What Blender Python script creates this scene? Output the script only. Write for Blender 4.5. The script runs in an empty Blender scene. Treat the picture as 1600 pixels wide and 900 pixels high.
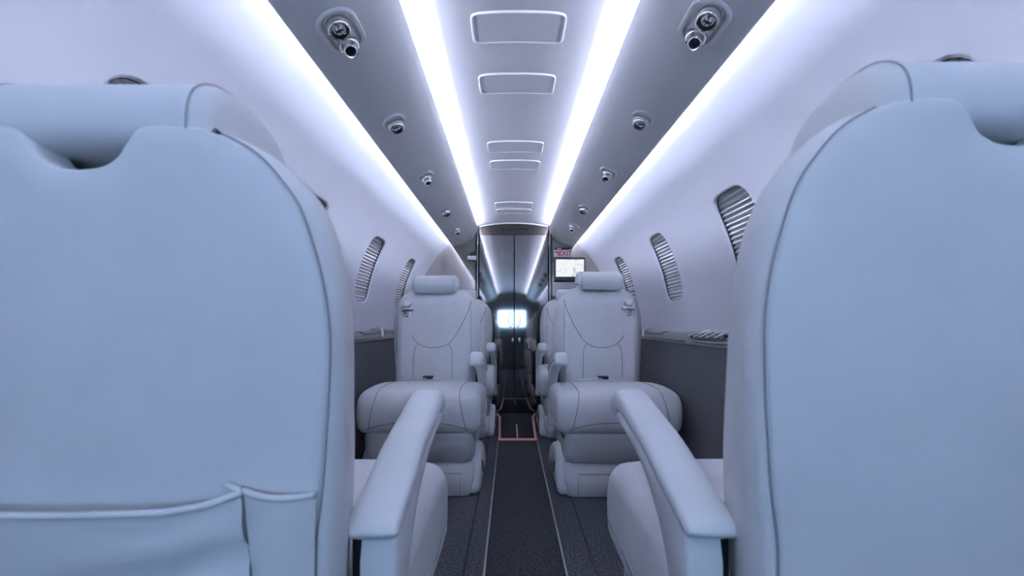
import bpy, bmesh, math, random
from mathutils import Vector, Matrix
from mathutils.bvhtree import BVHTree
from mathutils.geometry import delaunay_2d_cdt

random.seed(4)
PI = math.pi
scene = bpy.context.scene
C = scene.collection

# ------------------------------------------------------------------ camera, sky, exposure
cam_d = bpy.data.cameras.new('camera')
cam = bpy.data.objects.new('camera', cam_d)
C.objects.link(cam)
CAMX, CAMZ, F = -0.02, 0.69, 680.0
cam.location = (CAMX, 0.0, CAMZ)
cam.rotation_euler = (PI / 2, 0, 0)
cam_d.sensor_width = 36.0
cam_d.lens = 36.0 * F / 1600.0
cam_d.shift_y = 55 / 1600.0
cam_d.shift_x = 2 / 1600.0
cam_d.clip_start = 0.02
cam_d.dof.use_dof = True
cam_d.dof.focus_distance = 1.9
cam_d.dof.aperture_fstop = 5.6
scene.camera = cam

world = bpy.data.worlds.new('sky')
scene.world = world
world.use_nodes = True
bg = world.node_tree.nodes['Background']
bg.inputs['Color'].default_value = (0.36, 0.62, 1.0, 1)
bg.inputs['Strength'].default_value = 13.0

# daylight enters through the aft opening: portal guides the sky light through it
pl = bpy.data.lights.new('aft_opening_portal', 'AREA')
pl.shape = 'RECTANGLE'
pl.size, pl.size_y = 0.52, 0.30
pl.cycles.is_portal = True
po = bpy.data.objects.new('aft_opening_portal', pl)
C.objects.link(po)
po.location = (0, -1.73, 0.96)
po.rotation_euler = (PI / 2, 0, 0)

scene.view_settings.view_transform = 'Standard'
scene.view_settings.look = 'None'
scene.view_settings.gamma = 1.0
scene.view_settings.use_curve_mapping = False
scene.view_settings.exposure = 1.0

LED_CEIL = 48.0
LED_WALL = 168.0
LED_COL = (0.68, 0.745, 1.0)

# ------------------------------------------------------------------ materials
MATS = {}


def mat(name, col, rough=0.5, metal=0.0, bump=0.0, bscale=200.0, var=0.0, vscale=40.0,
        emit=None, estr=0.0, coat=0.0, spec=0.5, col2=None):
    m = bpy.data.materials.new(name)
    m.use_nodes = True
    nt = m.node_tree
    b = nt.nodes['Principled BSDF']
    b.inputs['Base Color'].default_value = (*col, 1)
    b.inputs['Roughness'].default_value = rough
    b.inputs['Metallic'].default_value = metal
    b.inputs['Specular IOR Level'].default_value = spec
    if coat:
        b.inputs['Coat Weight'].default_value = coat
        b.inputs['Coat Roughness'].default_value = 0.03
    if emit:
        b.inputs['Emission Color'].default_value = (*emit, 1)
        b.inputs['Emission Strength'].default_value = estr
    tc = nt.nodes.new('ShaderNodeTexCoord')
    if var > 0 or col2:
        n = nt.nodes.new('ShaderNodeTexNoise')
        n.inputs['Scale'].default_value = vscale
        n.inputs['Detail'].default_value = 3
        nt.links.new(tc.outputs['Object'], n.inputs['Vector'])
        r = nt.nodes.new('ShaderNodeValToRGB')
        a = col
        c2 = col2 if col2 else tuple(min(1, x * (1 + var)) for x in col)
        c1 = col if col2 else tuple(x * (1 - var) for x in col)
        r.color_ramp.elements[0].color = (*c1, 1)
        r.color_ramp.elements[1].color = (*c2, 1)
        r.color_ramp.elements[0].position = 0.38
        r.color_ramp.elements[1].position = 0.62
        nt.links.new(n.outputs['Fac'], r.inputs['Fac'])
        nt.links.new(r.outputs['Color'], b.inputs['Base Color'])
    if bump > 0:
        n2 = nt.nodes.new('ShaderNodeTexNoise')
        n2.inputs['Scale'].default_value = bscale
        n2.inputs['Detail'].default_value = 2
        nt.links.new(tc.outputs['Object'], n2.inputs['Vector'])
        bp = nt.nodes.new('ShaderNodeBump')
        bp.inputs['Strength'].default_value = bump
        bp.inputs['Distance'].default_value = 0.002
        nt.links.new(n2.outputs['Fac'], bp.inputs['Height'])
        nt.links.new(bp.outputs['Normal'], b.inputs['Normal'])
    MATS[name] = m
    return m


M_WALL = mat('wall_lining', (0.59, 0.595, 0.64), 0.55, bump=0.05, bscale=300)
M_CEIL = mat('ceiling_lining', (0.58, 0.57, 0.59), 0.5, bump=0.05, bscale=300)
M_VAL = mat('valence_lining', (0.86, 0.86, 0.86), 0.45, bump=0.06, bscale=350)
M_LEATHER = mat('seat_leather', (0.80, 0.81, 0.82), 0.5, bump=0.10, bscale=420, var=0.02, vscale=12)
M_SEAM = mat('seam_thread', (0.34, 0.35, 0.38), 0.7)
M_PLASTIC = mat('seat_plastic', (0.70, 0.70, 0.71), 0.4)
M_SKIRT = mat('seat_skirt_leather', (0.60, 0.61, 0.63), 0.55, bump=0.1, bscale=420)
M_WEB = mat('belt_webbing', (0.86, 0.82, 0.88), 0.7, bump=0.2, bscale=700)
M_CHROME = mat('chrome', (0.86, 0.84, 0.82), 0.16, metal=1.0)
M_DULL = mat('brushed_metal', (0.45, 0.44, 0.44), 0.28, metal=1.0)
M_BUCKLE = mat('buckle_metal', (0.55, 0.54, 0.54), 0.2, metal=1.0)
M_BLACK = mat('black_plastic', (0.012, 0.012, 0.016), 0.45)
M_CARPET = mat('grey_carpet', (0.028, 0.028, 0.034), 0.95, bump=0.9, bscale=400, col2=(0.100, 0.098, 0.112), vscale=150)
M_RUNNER = mat('dark_runner', (0.012, 0.012, 0.013), 0.95, bump=0.9, bscale=400, col2=(0.050, 0.049, 0.052), vscale=150)
M_LEDGE = mat('ledge_leather', (0.19, 0.19, 0.20), 0.5, bump=0.25, bscale=260)
M_PANEL = mat('side_fabric', (0.075, 0.076, 0.08), 0.9, bump=0.5, bscale=500, col2=(0.12, 0.12, 0.128), vscale=300)
M_BULK = mat('bulkhead_lacquer', (0.42, 0.38, 0.345), 0.07, metal=0.75)
M_DOOR = mat('door_smoked_gloss', (0.27, 0.255, 0.25), 0.05, metal=1.0)
M_POST = mat('door_post_metal', (0.09, 0.09, 0.092), 0.18, metal=1.0)
M_PINK = mat('marking_tape', (0.95, 0.48, 0.40), 0.6)
M_LINE = mat('glow_strip', (0.36, 0.34, 0.32), 0.5)
M_SHADE = mat('window_shade', (0.62, 0.61, 0.62), 0.7)
M_GASKET = mat('window_gasket', (0.02, 0.02, 0.025), 0.5)
M_LED = mat('led_strip', (0.9, 0.9, 0.9), 0.5, emit=LED_COL, estr=1.0)
M_HULL = mat('hull_lining', (0.10, 0.10, 0.10), 0.9)
M_WHITE = mat('placard_white', (0.80, 0.80, 0.82), 0.4)
M_RED = mat('exit_red', (0.55, 0.02, 0.05), 0.5)
M_BEZEL = mat('monitor_bezel', (0.030, 0.045, 0.065), 0.3)


def led_mat(name, s):
    m = mat(name, (0.9, 0.9, 0.9), 0.5, emit=LED_COL, estr=s)
    return m


M_LEDC = led_mat('led_ceiling', LED_CEIL)
M_LEDW = led_mat('led_wall', LED_WALL)

# ------------------------------------------------------------------ helpers


def tag(o, label=None, cat=None, group=None, kind=None):
    if label:
        o['label'] = label
    if cat:
        o['category'] = cat
    if group:
        o['group'] = group
    if kind:
        o['kind'] = kind
    return o


def empty(name, loc=(0, 0, 0), rz=0.0, parent=None):
    o = bpy.data.objects.new(name, None)
    o.empty_display_size = 0.05
    C.objects.link(o)
    o.location = loc
    o.rotation_euler = (0, 0, rz)
    if parent:
        o.parent = parent
    return o


def link_mesh(name, me, m, parent=None, smooth=True):
    o = bpy.data.objects.new(name, me)
    C.objects.link(o)
    if m:
        me.materials.append(m)
    if smooth:
        me.polygons.foreach_set('use_smooth', [True] * len(me.polygons))
    if parent:
        o.parent = parent
    return o


def from_bm(name, bm, m, parent=None, smooth=True, recalc=True, sharp=None):
    if recalc:
        bmesh.ops.recalc_face_normals(bm, faces=bm.faces)
    me = bpy.data.meshes.new(name)
    bm.to_mesh(me)
    bm.free()
    o = link_mesh(name, me, m, parent, smooth)
    if sharp:
        me.set_sharp_from_angle(angle=sharp)
    return o


def add_rings(bm, rings, closed=True, cap0=True, cap1=True):
    vs = [[bm.verts.new(p) for p in r] for r in rings]
    n = len(rings[0])
    for a, b in zip(vs, vs[1:]):
        for i in range(n if closed else n - 1):
            j = (i + 1) % n
            bm.faces.new((a[i], a[j], b[j], b[i]))
    if closed and cap0:
        bm.faces.new(vs[0][::-1])
    if closed and cap1:
        bm.faces.new(vs[-1])
    return vs


def add_box(bm, lo, hi, bev=0.0, seg=2):
    v0 = set(bm.verts)
    r = bmesh.ops.create_cube(bm, size=1.0)
    vs = r['verts']
    for v in vs:
        v.co = Vector(((lo[i] + hi[i]) / 2 + v.co[i] * (hi[i] - lo[i]) for i in range(3)))
    if bev > 0:
        es = set()
        for v in vs:
            es.update(v.link_edges)
        bmesh.ops.bevel(bm, geom=list(es), offset=bev, segments=seg, profile=0.5, affect='EDGES')
    return [v for v in bm.verts if v not in v0]


def box(name, lo, hi, m, parent=None, bev=0.0, seg=2, smooth=True):
    bm = bmesh.new()
    add_box(bm, lo, hi, bev, seg)
    return from_bm(name, bm, m, parent, smooth and bev > 0, sharp=0.7 if bev > 0 and seg < 2 else None)


def catmull(pts, n=6, closed=False):
    P = [Vector(p) for p in pts]
    out = []
    N = len(P)
    rng = range(N if closed else N - 1)
    for i in rng:
        if closed:
            p0, p1, p2, p3 = P[(i - 1) % N], P[i], P[(i + 1) % N], P[(i + 2) % N]
        else:
            p0 = P[i - 1] if i > 0 else P[0] * 2 - P[1]
            p1, p2 = P[i], P[i + 1]
            p3 = P[i + 2] if i + 2 < N else P[-1] * 2 - P[-2]
        for k in range(n):
            t = k / n
            out.append(0.5 * ((2 * p1) + (p2 - p0) * t + (2 * p0 - 5 * p1 + 4 * p2 - p3) * t * t
                              + (3 * p1 - p0 - 3 * p2 + p3) * t ** 3))
    if not closed:
        out.append(P[-1].copy())
    return out


def add_tube(bm, pts, r, n=6, closed=False, flat=None):
    """tube along pts; flat=(w,h) gives a rectangular-ish strap section"""
    P = [Vector(p) for p in pts]
    N = len(P)
    rings = []
    up = None
    for i in range(N):
        a = P[i - 1] if (i > 0 or closed) else P[i]
        b = P[(i + 1) % N] if (i < N - 1 or closed) else P[i]
        t = (b - a)
        if t.length < 1e-9:
            t = Vector((0, 1, 0))
        t.normalize()
        if up is None:
            up = Vector((0, 0, 1)) if abs(t.z) < 0.9 else Vector((0, 1, 0))
        s = t.cross(up)
        if s.length < 1e-6:
            s = t.orthogonal()
        s.normalize()
        up = s.cross(t).normalized()
        rr = r[i] if isinstance(r, (list, tuple)) else r
        rings.append([P[i] + s * (math.cos(2 * PI * k / n) * rr) + up * (math.sin(2 * PI * k / n) * rr) for k in range(n)])
    if closed:
        rings.append(rings[0])
        vs = add_rings(bm, rings, True, False, False)
        bmesh.ops.remove_doubles(bm, verts=bm.verts, dist=1e-7)
    else:
        add_rings(bm, rings)


def tube(name, pts, r, m, parent=None, n=6, closed=False):
    bm = bmesh.new()
    add_tube(bm, pts, r, n, closed)
    return from_bm(name, bm, m, parent)


def add_lathe(bm, prof, n=24, M=None):
    rings = []
    for r, z in prof:
        rings.append([Vector((r * math.cos(2 * PI * k / n), r * math.sin(2 * PI * k / n), z)) for k in range(n)])
    if M is not None:
        rings = [[M @ p for p in r] for r in rings]
    add_rings(bm, rings)


def offset_poly(pts, d):
    """inset a closed CCW/CW 2D polygon by d (towards the inside)"""
    n = len(pts)
    area = sum(pts[i][0] * pts[(i + 1) % n][1] - pts[(i + 1) % n][0] * pts[i][1] for i in range(n))
    sg = 1 if area > 0 else -1
    out = []
    for i in range(n):
        p, a, b = Vector(pts[i]), Vector(pts[i - 1]), Vector(pts[(i + 1) % n])
        t1 = (p - a).normalized() if (p - a).length > 1e-9 else Vector((0, 0))
        t2 = (b - p).normalized() if (b - p).length > 1e-9 else Vector((0, 0))
        nn = Vector((-(t1.y + t2.y), t1.x + t2.x))
        if nn.length < 1e-9:
            nn = Vector((0, 0))
        else:
            nn.normalize()
        out.append(p + nn * sg * d)
    return out


def fill2d(outline, step=0.03):
    """CDT fill of a 2D outline with interior points: returns verts2d, tris"""
    xs = [p[0] for p in outline]
    ys = [p[1] for p in outline]
    pts = [Vector((p[0], p[1])) for p in outline]
    n = len(pts)
    edges = [(i, (i + 1) % n) for i in range(n)]
    x = min(xs) + step
    while x < max(xs):
        y = min(ys) + step
        while y < max(ys):
            # keep away from outline
            ok = all((Vector((x, y)) - q).length > step * 0.6 for q in pts[:n])
            if ok:
                pts.append(Vector((x, y)))
            y += step
        x += step
    r = delaunay_2d_cdt(pts, edges, [], 1, 1e-6)
    return r[0], r[2]


def project(bvh, pts, d, lift=0.0):
    out = []
    d = Vector(d)
    for p in pts:
        h = bvh.ray_cast(Vector(p), d)
        if h[0] is not None:
            out.append(h[0] - d * lift)
    return out


def bvh_of(o):
    me = o.data
    return BVHTree.FromPolygons([v.co.copy() for v in me.vertices], [list(p.vertices) for p in me.polygons])


# ------------------------------------------------------------------ cabin shell
R, ZC = 0.76, 0.72
Y0, Y1 = -1.70, 3.36
FS = 0.018            # lean of the front bulkhead


def wp(side, a, y, dr=0.0):
    return Vector((side * (R + dr) * math.cos(a), y, ZC + (R + dr) * math.sin(a)))


A_LO, A_HI = -0.10, 1.035
WA, WHA, WHY = 0.316, 0.222, 0.112      # window centre angle, half angle, half width
PA0, PA1, PHY = 0.04, 0.61, 0.15
NE = 12


def square_ring():
    out = []
    for k in range(NE):
        out.append((-1 + 2 * k / NE, -1))
    for k in range(NE):
        out.append((1, -1 + 2 * k / NE))
    for k in range(NE):
        out.append((1 - 2 * k / NE, 1))
    for k in range(NE):
        out.append((-1, 1 - 2 * k / NE))
    return out


SQ = square_ring()


def sup(u, v, n=4.6):
    t = (abs(u) ** n + abs(v) ** n) ** (-1.0 / n)
    return u * t, v * t


WIN = {-1: [0.10, 0.80, 1.445, 2.14, 2.85], 1: [0.04, 0.745, 1.375, 2.06, 2.775]}


def build_wall(side):
    bm = bmesh.new()
    cache = {}

    def V(a, y):
        k = (round(a, 5), round(y, 5))
        if k not in cache:
            cache[k] = bm.verts.new(wp(side, a, y))
        return cache[k]
    wins = WIN[side]
    ycols = []
    cur = Y0
    for c in wins:
        ycols.append((cur, c - PHY, False))
        ycols.append((c - PHY, c + PHY, True))
        cur = c + PHY
    ycols.append((cur, Y1 + 0.06, False))
    lo = [A_LO + (PA0 - A_LO) * k / 3 for k in range(4)]
    mid = [PA0 + (PA1 - PA0) * k / NE for k in range(NE + 1)]
    hi = [PA1 + (A_HI - PA1) * k / 10 for k in range(11)]
    for (ya, yb, isw) in ycols:
        n = NE if isw else 4
        ys = [ya + (yb - ya) * k / n for k in range(n + 1)]
        for As in ((lo, hi) if isw else (lo, mid, hi)):
            for a, b in zip(As, As[1:]):
                for p, q in zip(ys, ys[1:]):
                    bm.faces.new((V(a, p), V(a, q), V(b, q), V(b, p)))
        if isw:
            yc = (ya + yb) / 2
            ac, ha = (PA0 + PA1) / 2, (PA1 - PA0) / 2
            outer = [V(ac + v * ha, yc + u * PHY) for (u, v) in SQ]
            rings = [outer]
            for w in (0.5, 1.0):
                ring = []
                for (u, v) in SQ:
                    su, sv = sup(u, v)
                    aa = (ac + v * ha) * (1 - w) + (WA + sv * WHA) * w
                    yy = (yc + u * PHY) * (1 - w) + (yc + su * WHY) * w
                    ring.append(bm.verts.new(wp(side, aa, yy)))
                rings.append(ring)
            for a, b in zip(rings, rings[1:]):
                for i in range(len(a)):
                    j = (i + 1) % len(a)
                    bm.faces.new((a[i], a[j], b[j], b[i]))
    o = from_bm('wall_left' if side < 0 else 'wall_right', bm, M_WALL)
    tag(o, 'pale curved %s cabin sidewall with slanted window openings' % ('left' if side < 0 else 'right'), kind='structure')
    return o


build_wall(-1)
build_wall(1)


def build_window(side, yc, num):
    root = empty('window_%d' % num, wp(side, WA, yc))
    T = Vector(root.location)
    where = ['hidden beside the camera', 'just above the near seat headrest', 'partly hidden by the near seat back',
             'between near seat and second row seat', 'behind the second row headrest'][WIN[side].index(yc)]
    tag(root, 'oblong %s wall window with pleated shade, %s' % ('left' if side < 0 else 'right', where), kind='structure')
    # reveal
    bm = bmesh.new()
    rings = []
    for (sc, dr) in ((1.0, 0.0), (0.97, 0.001), (0.95, 0.004), (0.935, 0.010)):
        ring = []
        for (u, v) in SQ:
            su, sv = sup(u, v)
            ring.append(wp(side, WA + sv * (WHA - (1 - sc) * 0.13 * 1.2), yc + su * (WHY - (1 - sc) * 0.13), dr) - T)
        rings.append(ring)
    add_rings(bm, rings, True, False, False)
    from_bm('window_reveal', bm, M_WALL, root)
    # gasket
    loop = []
    for (u, v) in SQ:
        su, sv = sup(u, v)
        loop.append(wp(side, WA + sv * (WHA - 0.065 * 0.13 * 1.2), yc + su * (WHY - 0.065 * 0.13), 0.0095) - T)
    tube('window_gasket', loop, 0.0022, M_GASKET, root, n=5, closed=True)
    # pleated shade
    bm = bmesh.new()
    npl = 21
    a0, a1 = WA - WHA + 0.005, WA + WHA - 0.005
    prev = None
    for k in range(npl * 2 + 1):
        a = a0 + (a1 - a0) * k / (npl * 2)
        dr = 0.011 if k % 2 else 0.021
        row = [bm.verts.new(wp(side, a, yc + s * (WHY - 0.008), dr) - T) for s in (-1, 1)]
        if prev:
            bm.faces.new((prev[0], prev[1], row[1], row[0]))
        prev = row
    from_bm('window_shade', bm, M_SHADE, root, smooth=False)
    # outer pane
    bm = bmesh.new()
    rows = []
    for k in range(9):
        a = WA - WHA + 2 * WHA * k / 8
        rows.append([wp(side, a, yc - WHY, 0.055) - T, wp(side, a, yc + WHY, 0.055) - T])
    add_rings(bm, rows, False)
    from_bm('window_pane', bm, M_GASKET, root)
    # shade pull tab
    p = wp(side, WA - WHA + 0.03, yc + 0.06, 0.009) - T
    box('shade_tab', (p.x - 0.003, p.y - 0.014, p.z - 0.004), (p.x + 0.003, p.y + 0.014, p.z + 0.004), M_DULL, root, 0.0015, 1)


wn = 1
for sd in (-1, 1):
    for yc in WIN[sd]:
        build_window(sd, yc, wn)
        wn += 1


# ceiling
def ceil_z(x):
    return 1.468 - 0.32 * x * x


bm = bmesh.new()
xs = [-0.40 + 0.80 * k / 24 for k in range(25)]
add_rings(bm, [[Vector((x, y, ceil_z(x))) for x in xs] for y in [Y0 + (Y1 + 0.05 - Y0) * j / 8 for j in range(9)]], False)
ceiling = from_bm('ceiling', bm, M_CEIL)
tag(ceiling, 'pale arched cabin ceiling panel between two glowing light coves', kind='structure')

M_PANELRIM = mat('panel_rim', (0.80, 0.80, 0.83), 0.35)
for yc, ln in ((1.142, 0.12), (1.409, 0.116), (1.912, 0.12), (2.128, 0.12), (2.845, 0.127), (3.008, 0.122), (0.45, .118), (-0.2, .118)):
    hw = 0.122
    bm = bmesh.new()
    ol = []
    for (u, v) in SQ:
        su, sv = sup(u, v, 9)
        ol.append((su * hw, yc + sv * ln / 2))
    rings = []
    for d, dz in ((0.0, 0.001), (0.0, -0.004), (0.0012, -0.0052), (0.004, -0.0052), (0.005, -0.003), (0.006, -0.003)):
        q = offset_poly(ol, d)
        rings.append([Vector((p[0], p[1], ceil_z(p[0]) + dz)) for p in q])
    rim = bmesh.new()
    add_rings(rim, rings, True, False, False)
    p_in = offset_poly(ol, 0.006)
    verts, tris = fill2d(p_in, 0.03)
    vv = [bm.verts.new((p.x, p.y, ceil_z(p.x) - 0.003)) for p in verts]
    for t in tris:
        bm.faces.new([vv[i] for i in t])
    pn = from_bm('ceiling_panel', bm, M_CEIL, ceiling)
    from_bm('panel_rim', rim, M_PANELRIM, pn)

# valences (PSU panels) with concealed LED strips
VPROF = [(0.270, 1.416), (0.2795, 1.388), (0.298, 1.360), (0.327, 1.334), (0.368, 1.310), (0.416, 1.292), (0.462, 1.284), (0.471, 1.288)]
vcurve = catmull([(a, b, 0) for a, b in VPROF], 5)


def build_valence(side, num):
    prof = [(p.x, p.y) for p in vcurve] + [(0.470, 1.294), (0.455, 1.298), (0.40, 1.312), (0.345, 1.346), (0.308, 1.378), (0.278, 1.4165)]
    bm = bmesh.new()
    rings = [[Vector((side * x, y + (1.4 * FS if y > 3 else 0), z)) for x, z in prof] for y in (Y0 + 0.02, -0.3, 0.5, 1.3, 2.1, 2.8, 3.34)]
    add_rings(bm, rings)
    o = from_bm('trim_%d' % num, bm, M_VAL, sharp=0.9)
    tag(o, 'grey curved overhead valence along the %s side, carrying reading lights' % ('left' if side < 0 else 'right'), kind='structure')
    for nm, x, z, m, ang in (('ceiling', 0.303, 1.414, M_LEDC, math.radians(40)), ('wall', 0.440, 1.330, M_LEDW, math.radians(140))):
        bm = bmesh.new()
        w = 0.007
        # strip: thin box whose emitting face looks up-and-inwards / outwards-and-down
        ax = Vector((math.cos(ang), math.sin(ang)))
        nx = Vector((-ax.y, ax.x))
        sec = [Vector((x, z)) + ax * w, Vector((x, z)) - ax * w, Vector((x, z)) - ax * w - nx * 0.003 * (1 if nm == 'ceiling' else 1), Vector((x, z)) + ax * w - nx * 0.003]
        add_rings(bm, [[Vector((side * p.x, y, p.y)) for p in sec] for y in (Y0 + 0.05, 3.31)])
        from_bm('led_strip', bm, m, o, smooth=False)
    return o


val = {-1: build_valence(-1, 1), 1: build_valence(1, 2)}

# hull: closes the cabin off from the sky, except for the aft opening
bm = bmesh.new()
hull = []
for k in range(25):
    a = PI * k / 24
    hull.append((0.86 * math.cos(a), 0.72 + 0.86 * math.sin(a)))
hull += [(-0.86, -0.05), (0.86, -0.05)]
add_rings(bm, [[Vector((x, y, z)) for x, z in hull] for y in (Y0 - 0.05, 3.50)], True, False, True)
o = from_bm('wall_hull', bm, M_HULL, sharp=0.6)
tag(o, 'outer cabin shell behind the linings', kind='structure')

# aft bulkhead with opening
bm = bmesh.new()
ox, oz0, oz1 = 0.26, 0.81, 1.11
for lo, hi in (((-0.86, Y0 - 0.06, -0.05), (-ox, Y0, 1.6)), ((ox, Y0 - 0.06, -0.05), (0.86, Y0, 1.6)),
               ((-ox, Y0 - 0.06, -0.05), (ox, Y0, oz0)), ((-ox, Y0 - 0.06, oz1), (ox, Y0, 1.6))):
    add_box(bm, lo, hi)
o = from_bm('wall_rear', bm, M_HULL, smooth=False)
tag(o, 'dark aft bulkhead with an opening to daylight', kind='structure')

# floor
box('floor', (-0.80, Y0, -0.03), (0.80, 3.46, 0.0), M_CARPET)
tag(bpy.data.objects['floor'], 'dark grey carpeted cabin floor', kind='structure')

# aisle
AX0, AX1 = -0.09, 0.13
o = box('aisle_runner', (AX0, Y0 + 0.01, 0.0005), (AX1, 2.52, 0.006), M_RUNNER, bev=0.002, seg=1)
tag(o, 'black carpet runner along the aisle between the seats', 'carpet')
for x, w in ((AX0 - 0.003, 'left'), (AX1 + 0.003, 'right')):
    o = box('aisle_light_strip', (x - 0.0028, Y0 + 0.01, 0.0005), (x + 0.0028, 2.52, 0.008), M_LINE, bev=0.001, seg=1)
    tag(o, 'thin pale strip edging the aisle runner on the %s' % w, 'floor strip')
M_GROOVE = mat('track_cover', (0.018, 0.018, 0.022), 0.8)
for x, w in ((-0.15, 'left'), (0.217, 'right')):
    o = box('seat_track_cover', (x - 0.004, Y0 + 0.01, 0.0005), (x + 0.004, 3.2, 0.004), M_GROOVE, bev=0.001, seg=1)
    tag(o, 'narrow dark seat track cover in the carpet on the %s' % w, 'seat track')
o = box('door_mat', (-0.083, 2.56, 0.0005), (0.124, 3.30, 0.006), M_RUNNER, bev=0.002, seg=1)
tag(o, 'black mat on the floor in front of the doors', 'mat')
mk = empty('floor_marking', (0.02, 2.54, 0.0))
tag(mk, 'salmon pink floor marking tape framing the mat before the doors', 'floor marking')


def tape(pts, w, nm, z0=0.0065, z1=0.009):
    bm = bmesh.new()
    P = [Vector((p[0], p[1])) for p in pts]
    L, Rr = [], []
    for i, p in enumerate(P):
        a = P[max(0, i - 1)]
        b = P[min(len(P) - 1, i + 1)]
        t1 = (p - a).normalized() if i > 0 else (b - p).normalized()
        t2 = (b - p).normalized() if i < len(P) - 1 else t1
        n = Vector((-(t1.y + t2.y), t1.x + t2.x)).normalized()
        k = 1 / max(0.5, n.dot(Vector((-t1.y, t1.x))))
        L.append(p + n * w * k)
        Rr.append(p - n * w * k)
    rings = [[Vector((l.x - 0.02, l.y - 2.54, z0)), Vector((l.x - 0.02, l.y - 2.54, z1)), Vector((r.x - 0.02, r.y - 2.54, z1)), Vector((r.x - 0.02, r.y - 2.54, z0))] for l, r in zip(L, Rr)]
    add_rings(bm, rings)
    return from_bm(nm, bm, M_PINK, mk, smooth=False)


tape([(-0.20, 3.30), (-0.128, 3.30), (-0.10, 3.16), (-0.087, 2.60), (-0.087, 2.545)], 0.0075, 'marking_edge')
tape([(0.24, 3.30), (0.168, 3.30), (0.140, 3.16), (0.128, 2.60), (0.128, 2.545)], 0.0075, 'marking_edge')
tape([(-0.0945, 2.555), (0.1355, 2.555)], 0.024, 'marking_bar', 0.0065, 0.0085)
tape([(0.02, 2.58), (0.02, 2.93)], 0.004, 'marking_centre_line')


# side ledges and lower panels
def build_ledge(side, num):
    sname = 'left' if side < 0 else 'right'
    prof = [(0.80, 0.648), (0.757, 0.650), (0.735, 0.648), (0.714, 0.638), (0.703, 0.624), (0.700, 0.606), (0.706, 0.600), (0.80, 0.600)]
    bm = bmesh.new()
    add_rings(bm, [[Vector((side * x, y, z)) for x, z in prof] for y in (Y0 + 0.01, 3.33)])
    o = from_bm('trim_%d' % num, bm, M_LEDGE, sharp=0.9)
    tag(o, 'dark grey padded ledge along the %s wall below the windows' % sname, kind='structure')
    prof = [(0.80, 0.6), (0.704, 0.6), (0.702, 0.55), (0.698, 0.30), (0.688, 0.12), (0.665, 0.0), (0.80, 0.0)]
    bm = bmesh.new()
    add_rings(bm, [[Vector((side * x, y, z)) for x, z in prof] for y in (Y0 + 0.01, 3.33)])
    p = from_bm('baseboard_%s' % sname, bm, M_PANEL, sharp=0.6)
    tag(p, 'dark fabric lower side panel along the %s wall' % sname, kind='structure')
    return o


ledge = {-1: build_ledge(-1, 3), 1: build_ledge(1, 4)}

# ------------------------------------------------------------------ front bulkhead and doors


def lean(y, z):
    return y + FS * z


def slab(name, poly, yf, th, m, parent=None, bev=0.0):
    """vertical slab from an x-z polygon, leaning like the bulkhead"""
    bm = bmesh.new()
    r = []
    ins = [(0, th), (0, bev), (bev, 0)] if bev else [(0, th), (0, 0)]
    for d, dy in ins:
        q = offset_poly(poly, d)
        r.append([Vector((p[0], lean(yf + dy, p[1]), p[1])) for p in q])
    add_rings(bm, r)
    return from_bm(name, bm, m, parent, smooth=False)


YB = 3.335
DX0, DX1 = -0.262, 0.268
DC = (DX0 + DX1) / 2 + 0.004
bw = slab('wall_front', [(-0.86, 0.0), (DX0 - 0.01, 0.0), (DX0 - 0.01, 1.56), (-0.86, 1.56)], YB, 0.03, M_BULK)
tag(bw, 'glossy taupe front bulkhead left of the doors', kind='structure')
bw2 = slab('wall_front_right', [(DX1 + 0.01, 0.0), (0.86, 0.0), (0.86, 1.56), (DX1 + 0.01, 1.56)], YB, 0.03, M_BULK)
tag(bw2, 'glossy taupe front bulkhead right of the doors', kind='structure')
M_HEAD = mat('header_lacquer', (0.13, 0.11, 0.10), 0.08, metal=0.85)
hd = slab('wall_front_header', [(DX0 - 0.01, 1.372), (DX1 + 0.01, 1.372), (DX1 + 0.01, 1.56), (DX0 - 0.01, 1.56)], YB + 0.002, 0.03, M_HEAD)
tag(hd, 'glossy brown header panel above the doors', kind='structure')
# header arch trim
pts = [(x, lean(YB - 0.006, 1.45), 1.461 - 0.36 * (x - 0.003) ** 2) for x in [DX0 + (DX1 - DX0) * k / 20 for k in range(21)]]
o = tube('trim_5', pts, 0.005, M_WHITE)
tag(o, 'thin pale arched trim over the doors', kind='structure')
bm = bmesh.new()
add_box(bm, (DC - 0.10, lean(YB - 0.004, 1.40), 1.413), (DC - 0.012, lean(YB + 0.004, 1.40), 1.418))
from_bm('header_slot', bm, M_POST, hd, smooth=False)
bm = bmesh.new()
add_box(bm, (DC + 0.0, lean(YB - 0.004, 1.40), 1.416), (DC + 0.10, lean(YB + 0.004, 1.40), 1.424))
from_bm('header_slot', bm, M_POST, hd, smooth=False)

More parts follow.
